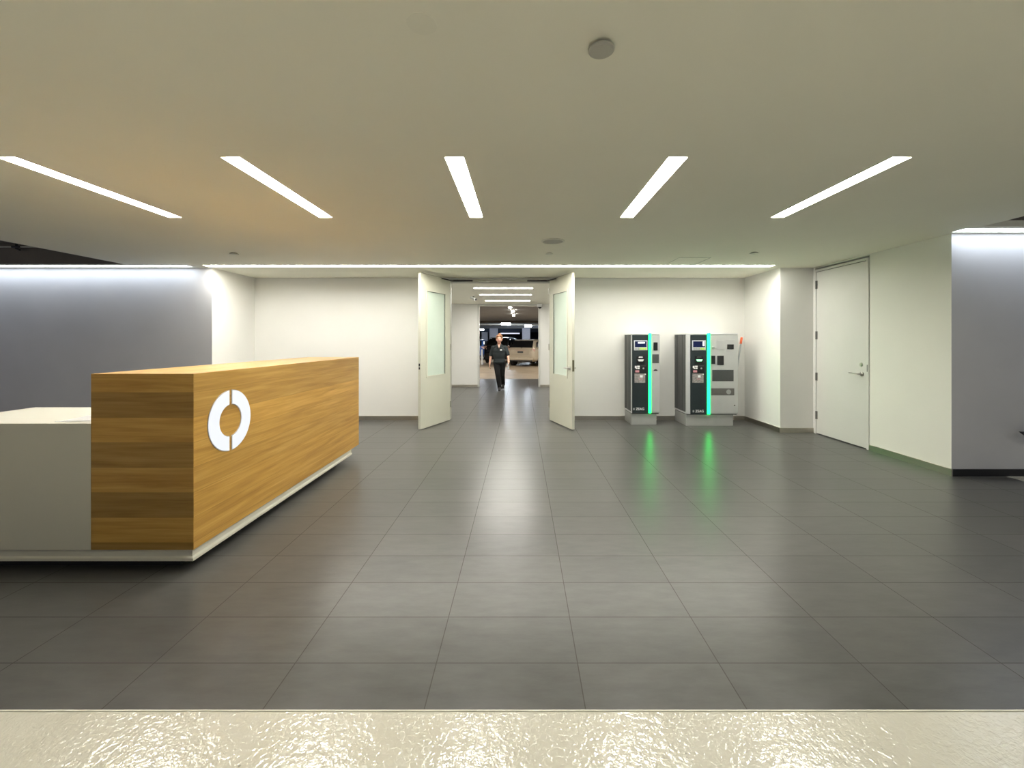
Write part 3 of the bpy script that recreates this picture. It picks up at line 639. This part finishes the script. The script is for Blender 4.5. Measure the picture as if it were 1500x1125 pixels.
def loft(mb, stations, n=24, ex=4.0):
    """rounded-rectangle sections: (y, half width bottom, half width top, z0, z1)"""
    rings = []
    for y, wb, wt, z0, z1 in stations:
        ring = []
        for i in range(n):
            a = 2 * PI * (i + .5) / n; c, s_ = math.cos(a), math.sin(a)
            px = math.copysign(abs(c) ** (2 / ex), c); pz = math.copysign(abs(s_) ** (2 / ex), s_)
            q = (pz + 1) / 2; w = wb + (wt - wb) * q
            ring.append(mb.bm.verts.new((px * w, y, z0 + (z1 - z0) * q)))
        rings.append(ring)
    for a, b in zip(rings, rings[1:]):
        for i in range(n): mb.bm.faces.new((a[i], a[(i+1) % n], b[(i+1) % n], b[i]))
    mb.bm.faces.new(rings[0]); mb.bm.faces.new(rings[-1])
    bmesh.ops.recalc_face_normals(mb.bm, faces=mb.bm.faces)
def car(name, label, loc, heading, paint, hs=1.0, plate=True):
    t = thing(name, label, 'car', loc, -heading)
    H = hs
    b = MB()
    loft(b, [(0, .66, .66, .42, .80), (.03, .78, .76, .35, .93*H), (.12, .84, .82, .28, .99*H), (.5, .87, .85, .23, 1.0*H), (1.4, .88, .86, .20, .97*H), (2.7, .88, .86, .20, .94*H), (3.3, .87, .85, .22, .89*H), (3.9, .82, .78, .26, .78*H), (4.15, .70, .64, .34, .66)], 32, 5)
    loft(b, [(.10, .76, .70, .86, 1.01*H), (.32, .77, .66, .86, 1.25*H), (.55, .78, .60, .86, 1.42*H), (.9, .79, .60, .86, 1.46*H), (1.6, .80, .61, .86, 1.48*H), (2.2, .80, .60, .86, 1.44*H), (2.7, .79, .63, .86, 1.2*H), (3.15, .78, .70, .86, .93*H)], 32, 6)
    o = b.build('body', paint, t, smooth=True)
    # rear window, following the hatch slope
    def strip(pts, nm, m=M_CGLASS, par=None, th=(0, -.012, .004), lab=None): return MB().prism(pts, th).build(nm, m, par or t, label=lab)
    strip([(-.66, .115, 1.02*H), (.66, .115, 1.02*H), (.565, .455, 1.37*H), (-.565, .455, 1.37*H)], 'rear_window', th=(0, -.025, .018), lab='dark rear window')
    for s in (-1, 1):
        def sidew(a): return MB().prism([(s * x, y, z * H) for x, y, z in a], (s * .012, 0, .004)).build('side_window', M_CGLASS, t, label='dark side window')
        sidew([(.765, .42, 1.04), (.765, .78, 1.03), (.65, .80, 1.36), (.665, .62, 1.30)])
        sidew([(.775, .84, 1.03), (.785, 1.55, 1.02), (.655, 1.52, 1.39), (.645, .86, 1.37)])
        sidew([(.785, 1.62, 1.02), (.785, 2.75, .98), (.675, 2.25, 1.33), (.655, 1.60, 1.39)])
        MB().prism([(s * .60, .035, .80*H), (s * .80, .095, .81*H), (s * .815, .16, .975*H), (s * .66, .085, .985*H)], (s * .022, -.03, 0)).build('tail_light', M_TAIL, t, label='pale tail light')
        for y in (.78, 3.28):
            MB().lathe([(.36, -.02), (.36, 0), (.30, .004)], (s * .872, y, .33), 'X', 28).build('wheel_arch', M_CHARC, t)
            w = MB().lathe([(.20, -.10), (.29, -.10), (.315, -.07), (.315, .07), (.29, .10), (.20, .10)], (s * .80, y, .315), 'X', 28).build('wheel', M_TYRE, t, label='black tyre')
            rm = MB().lathe([(.19, 0), (.19, s * .012), (.05, s * .03), (.001, s * .03)], (s * .898, y, .315), 'X', 20).build('rim', M_RIM, w)
    if plate:
        MB().box((-.55, -.012, .66), (.55, .02, .90*H)).build('hatch_panel', paint, t, bevel=.01)
        MB().box((-.17, -.022, .735), (.17, -.010, .83)).build('number_plate', M_DGREY, t, label='dark number plate')
        MB().box((-.30, -.026, .865), (.30, -.012, .885)).build('chrome_strip', M_TAIL, t)
        MB().cyl((0, .055, .985), (.13, .07, 1.06), .012, seg=8).build('rear_wiper', M_CHARC, t)
    MB().box((-.74, -.02, .34), (.74, .03, .47)).build('bumper', paint, t, bevel=.03)
    MB().box((-.68, -.012, .27), (.68, .08, .345)).build('bumper_valance', M_CHARC, t, bevel=.02)
    MB().prism([(-.56, .40, 1.41*H), (.56, .40, 1.41*H), (.55, .66, 1.445*H), (-.55, .66, 1.445*H)], (0, 0, .02)).build('roof_spoiler', paint, t, bevel=.006)
    return t
car('car', 'champagne hatchback seen from behind in the garage, beside the person', (-.06, 22.55, 0), math.radians(27), M_CARW)
car('car', 'black car in the garage, mostly hidden behind the person', (-1.55, 25.2, 0), math.radians(18), M_CARB, 1.10, False)
car('car', 'blue car at the far edge of the garage opening', (-3.55, 30.0, 0), math.radians(10), M_CARU, 1.0, False)

for x, y in ((-3.2, 16.5), (2.6, 16.5), (-3.4, 20.5), (2.9, 20.5), (-4.5, 28), (4.5, 27)):  # unseen area lights added to brighten the cars and garage floor
    ld = bpy.data.lights.new('garage_fill_light', 'AREA'); ld.shape = 'RECTANGLE'; ld.size = 1.2; ld.size_y = .15; ld.energy = 75 if y > 5 else 30; ld.color = (1, .93, .82)
    lo = bpy.data.objects.new('garage_fill_light', ld); COL.objects.link(lo); lo.location = (x, y, 2.45 if y > 5 else 2.57)

for x, y, z, e in ((-7.8, 1.5, 2.35, 26), (6.8, .6, 2.3, 14)):  # unseen point lights added to brighten the bulkhead and grey side walls
    ld = bpy.data.lights.new('garage_fill_light', 'POINT'); ld.shadow_soft_size = .12; ld.energy = e; ld.color = (1, .95, .86)
    lo = bpy.data.objects.new('garage_fill_light', ld); COL.objects.link(lo); lo.location = (x, y, z)

# ------------------------------------------------------------------ the person
def capsule(bm, p0, r0, p1, r1):
    pts = []
    for p, r in ((p0, r0), (p1, r1)):
        r = (r, r, r) if isinstance(r, (int, float)) else r
        tb = bmesh.new(); bmesh.ops.create_icosphere(tb, subdivisions=2, radius=1, matrix=Matrix.Translation(p) @ Matrix.Diagonal((*r, 1)))
        pts += [v.co.copy() for v in tb.verts]; tb.free()
    vs = [bm.verts.new(p) for p in pts]
    bmesh.ops.convex_hull(bm, input=vs)
    bmesh.ops.delete(bm, geom=[v for v in bm.verts if not v.link_faces], context='VERTS')
def fuse(name, shapes, m, voxel, parent=None, smooth_it=4, loc=(0,0,0), label=None):
    """capsules (p0,r0,p1,r1) and ellipsoids (c,r) melted into one continuous skin"""
    bm = bmesh.new()
    for s in shapes:
        b2 = bmesh.new()
        if len(s) == 4: capsule(b2, *s)
        else:
            r = s[1] if not isinstance(s[1], (int, float)) else (s[1],) * 3
            bmesh.ops.create_icosphere(b2, subdivisions=3, radius=1, matrix=Matrix.Translation(s[0]) @ Matrix.Diagonal((*r, 1)))
        me = bpy.data.meshes.new('tmp'); b2.to_mesh(me); b2.free(); bm.from_mesh(me); bpy.data.meshes.remove(me)
    me = bpy.data.meshes.new('tmp'); bm.to_mesh(me); bm.free()
    o = bpy.data.objects.new('tmp', me); COL.objects.link(o)
    r = o.modifiers.new('r', 'REMESH'); r.mode = 'VOXEL'; r.voxel_size = voxel; r.use_smooth_shade = True
    s_ = o.modifiers.new('s', 'SMOOTH'); s_.factor = .5; s_.iterations = smooth_it
    bpy.context.view_layer.update()
    out = bpy.data.meshes.new_from_object(o.evaluated_get(bpy.context.evaluated_depsgraph_get()))
    bpy.data.objects.remove(o); bpy.data.meshes.remove(me)
    out.name = name; out.materials.clear(); out.materials.append(m)
    for p in out.polygons: p.use_smooth = True; p.material_index = 0
    q = bpy.data.objects.new(name, out); COL.objects.link(q); q.location = loc
    if parent is not None: q.parent = parent
    if label: q['label'] = label
    return q
V3 = Vector
# joints, facing -y; z up; origin on the floor under the pelvis
hipR, hipL = V3((-.075, 0, .76)), V3((.085, .01, .76))
kneeR, kneeL = V3((-.03, -.16, .44)), V3((.085, .06, .42))
ankR, ankL = V3((.025, -.20, .085)), V3((.095, .33, .14))
shR, shL = V3((-.170, .01, 1.200)), V3((.170, .01, 1.200))
elR, elL = V3((-.245, .05, .96)), V3((.255, -.02, .97))
wrR, wrL = V3((-.27, -.02, .745)), V3((.275, -.16, .80))
def hand(w, d, side, curl, n_out):
    """palm and five fingers from wrist w along direction d; n_out = direction of the palm's back"""
    d = d.normalized(); out = n_out.normalized(); lat = d.cross(out).normalized()
    sh = []
    pc = w + d * .05
    for k in (-1, 1): sh.append((w + d * .012 + lat * k * .014, .015, w + d * .082 + lat * k * .026, .012))
    sh.append((w + d * .012, .016, w + d * .082, .0125))
    for i, (off, ln) in enumerate(((-.030, .066), (-.010, .076), (.010, .072), (.029, .056))):
        a = w + d * .080 + lat * off
        d1 = (d - out * .35 * curl).normalized(); d2 = (d - out * 1.1 * curl).normalized(); d3 = (d - out * 2.2 * curl).normalized()
        b = a + d1 * ln * .45; c = b + d2 * ln * .32; e = c + d3 * ln * .25
        sh += [(a, .0088, b, .0082), (b, .0082, c, .0076), (c, .0076, e, .0066)]
    a = w + d * .025 + lat * side * .022; b = a + (d * .6 + lat * side * .8 - out * .3).normalized() * .035; c = b + (d * .95 + lat * side * .25 - out * .3).normalized() * .03
    sh += [(a, .012, b, .0105), (b, .0105, c, .008)]
    return sh
PX, PY = -.635, 11.85
hd = V3((0, -.02, 1.435))
body = [
    ((0, .0, .80), (.150, .115, .10)), ((0, .01, 1.0), (.150, .115, .18)), ((0, .0, 1.12), (.150, .105, .13)),
    (V3((-.09, .005, 1.195)), .05, V3((.09, .005, 1.195)), .05), (V3((0, .012, 1.20)), .050, V3((0, -.005, 1.34)), .050),
    (hipR, .088, kneeR, .058), (kneeR, .055, ankR, .038), (hipL, .088, kneeL, .058), (kneeL, .055, ankL, .038),
    (ankR, .035, ankR + V3((0, -.13, -.055)), .026), (ankR, .035, ankR + V3((0, .04, -.05)), .030), (ankL, .035, ankL + V3((0, -.12, -.10)), .026), (ankL, .034, ankL + V3((0, .03, -.045)), .028),
    (shR, .058, elR, .042), (elR, .041, wrR, .027), (shL, .058, elL, .042), (elL, .041, wrL, .027),
    # head: skull, jaw, nose, brow, ears, cheeks
    ((hd + V3((0, .012, .035))), (.076, .092, .090)), (hd + V3((0, -.02, -.01)), (.070, .072, .085)), (hd + V3((0, -.04, -.075)), (.048, .045, .040)),
    (hd + V3((0, -.088, .012)), .010, hd + V3((0, -.100, -.018)), .013), (hd + V3((-.038, -.074, .036)), .010, hd + V3((.038, -.074, .036)), .010),
    (hd + V3((-.040, -.065, -.028)), .025), (hd + V3((.040, -.065, -.028)), .025), (hd + V3((-.078, .0, -.005)), (.012, .022, .032)), (hd + V3((.078, .0, -.005)), (.012, .022, .032)),
]
body += hand(wrR, V3((-.02, -.10, -1)), 1, .5, V3((-1, -.2, 0)))
body += hand(wrL, V3((.02, -.42, -.9)), -1, .9, V3((1, .0, -.1)))
person = fuse('person', body, M_SKIN, .0062, None, 3, (PX, PY, 0))
tag(person, 'person in a charcoal shirt and black trousers walking through the hall doorway', 'person')
fuse('hair', [(hd + V3((0, .025, .060)), (.098, .094, .085)), (hd + V3((0, .045, .0)), (.092, .072, .085)), (hd + V3((-.082, .012, .015)), (.018, .035, .05)), (hd + V3((.082, .012, .015)), (.018, .035, .05)),
    (hd + V3((.01, .03, .130)), (.055, .05, .045)), (hd + V3((-.03, -.055, .098)), (.045, .03, .022)), (hd + V3((.035, -.05, .098)), (.04, .03, .022))], M_HAIR, .007, person, 3, label='auburn hair tied up')
for s in (-1, 1):
    MB().ball(hd + V3((s * .032, -.083, .012)), (.012, .008, .006), 2).build('eye', M_WHITE, person, smooth=True)
    MB().ball(hd + V3((s * .032, -.091, .012)), (.0065, .004, .0065), 2).build('iris', M_SHOE, person, smooth=True)
    MB().cyl(hd + V3((s * .014, -.092, .034)), hd + V3((s * .050, -.084, .036)), .003, .002, seg=8).build('eyebrow', M_HAIR, person)
MB().ball(hd + V3((0, -.086, -.060)), (.024, .010, .007), 2).build('lips', M_LIP, person, smooth=True)
fuse('shirt', [
    ((0, .0, .84), (.172, .135, .10)), ((0, .0, 1.0), (.178, .140, .19)), ((0, -.01, 1.11), (.172, .135, .13)), (V3((-.10, .008, 1.212)), .064, V3((.10, .008, 1.212)), .064), (V3((-.03, .012, 1.255)), .058, V3((.03, .012, 1.255)), .058),
    ((0, .0, .80), (.180, .142, .075)),
    (shR, .066, shR.lerp(elR, .82), .064), (shL, .066, shL.lerp(elL, .82), .064), (V3((-.055, .02, 1.285)), .028, V3((.055, .02, 1.285)), .028)], M_SHIRT, .010, person, 4, label='charcoal short-sleeved shirt')
# open collar: pale neckline wedge and collar points
MB().prism([(-.042, -.062, 1.292), (.042, -.062, 1.292), (0, -.150, 1.175)], (0, -.006, .012)).build('neckline', M_SKIN, person)
for s in (-1, 1):
    MB().prism([(s * .045, -.060, 1.30), (s * .085, -.070, 1.255), (s * .045, -.125, 1.195), (s * .012, -.145, 1.185)], (0, -.012, .008)).build('collar', M_SHIRT, person)
MB().box((.030, -.162, 1.125), (.085, -.150, 1.155)).build('name_badge', M_WHITE, person, label='small white name badge')
fuse('trousers', [((0, .005, .77), (.160, .125, .09)), (hipR, .102, kneeR, .074), (kneeR, .074, ankR + V3((0, .0, -.012)), .060), (hipL, .102, kneeL, .074), (kneeL, .074, ankL + V3((0, -.01, -.01)), .060), (V3((-.12, 0, .80)), .05, V3((.12, 0, .80)), .05)], M_TROUS, .010, person, 4, label='black trousers')
for an, dn in ((ankR, V3((0, -.13, -.055))), (ankL, V3((0, -.12, -.10)))):
    hl = an + (V3((0, .04, -.045)) if an is ankR else V3((0, .035, -.045)))
    fuse('shoe', [(an + V3((0, -.01, -.005)), .044, an + dn + V3((0, -.01, .006)), .035), (hl, .038, an + dn * .6, .040), (an + dn + V3((-.012, -.02, .0)), .028, an + dn + V3((.012, -.02, .0)), .028)], M_SHOE, .008, person, 2)
tp = Matrix.Rotation(.35, 4, 'X')
hp = wrL + V3((.02, -.42, -.9)).normalized() * .105 + V3((-.026, -.012, 0))
o = MB().box((-.003, -.045, -.11), (.003, .05, .075)).build('folded_paper', M_PAPER, loc=Vector((PX, PY, 0)) + hp)
o.rotation_euler = (-.35, 0, .5); tag(o, 'folded pale paper held in the hand of the walking person', 'paper')

# ------------------------------------------------------------------ ambient and the drive lane behind the camera
w = bpy.data.worlds.new('world'); sc.world = w; w.use_nodes = True
w.node_tree.nodes['Background'].inputs[0].default_value = (.80, .85, 1, 1); w.node_tree.nodes['Background'].inputs[1].default_value = .12
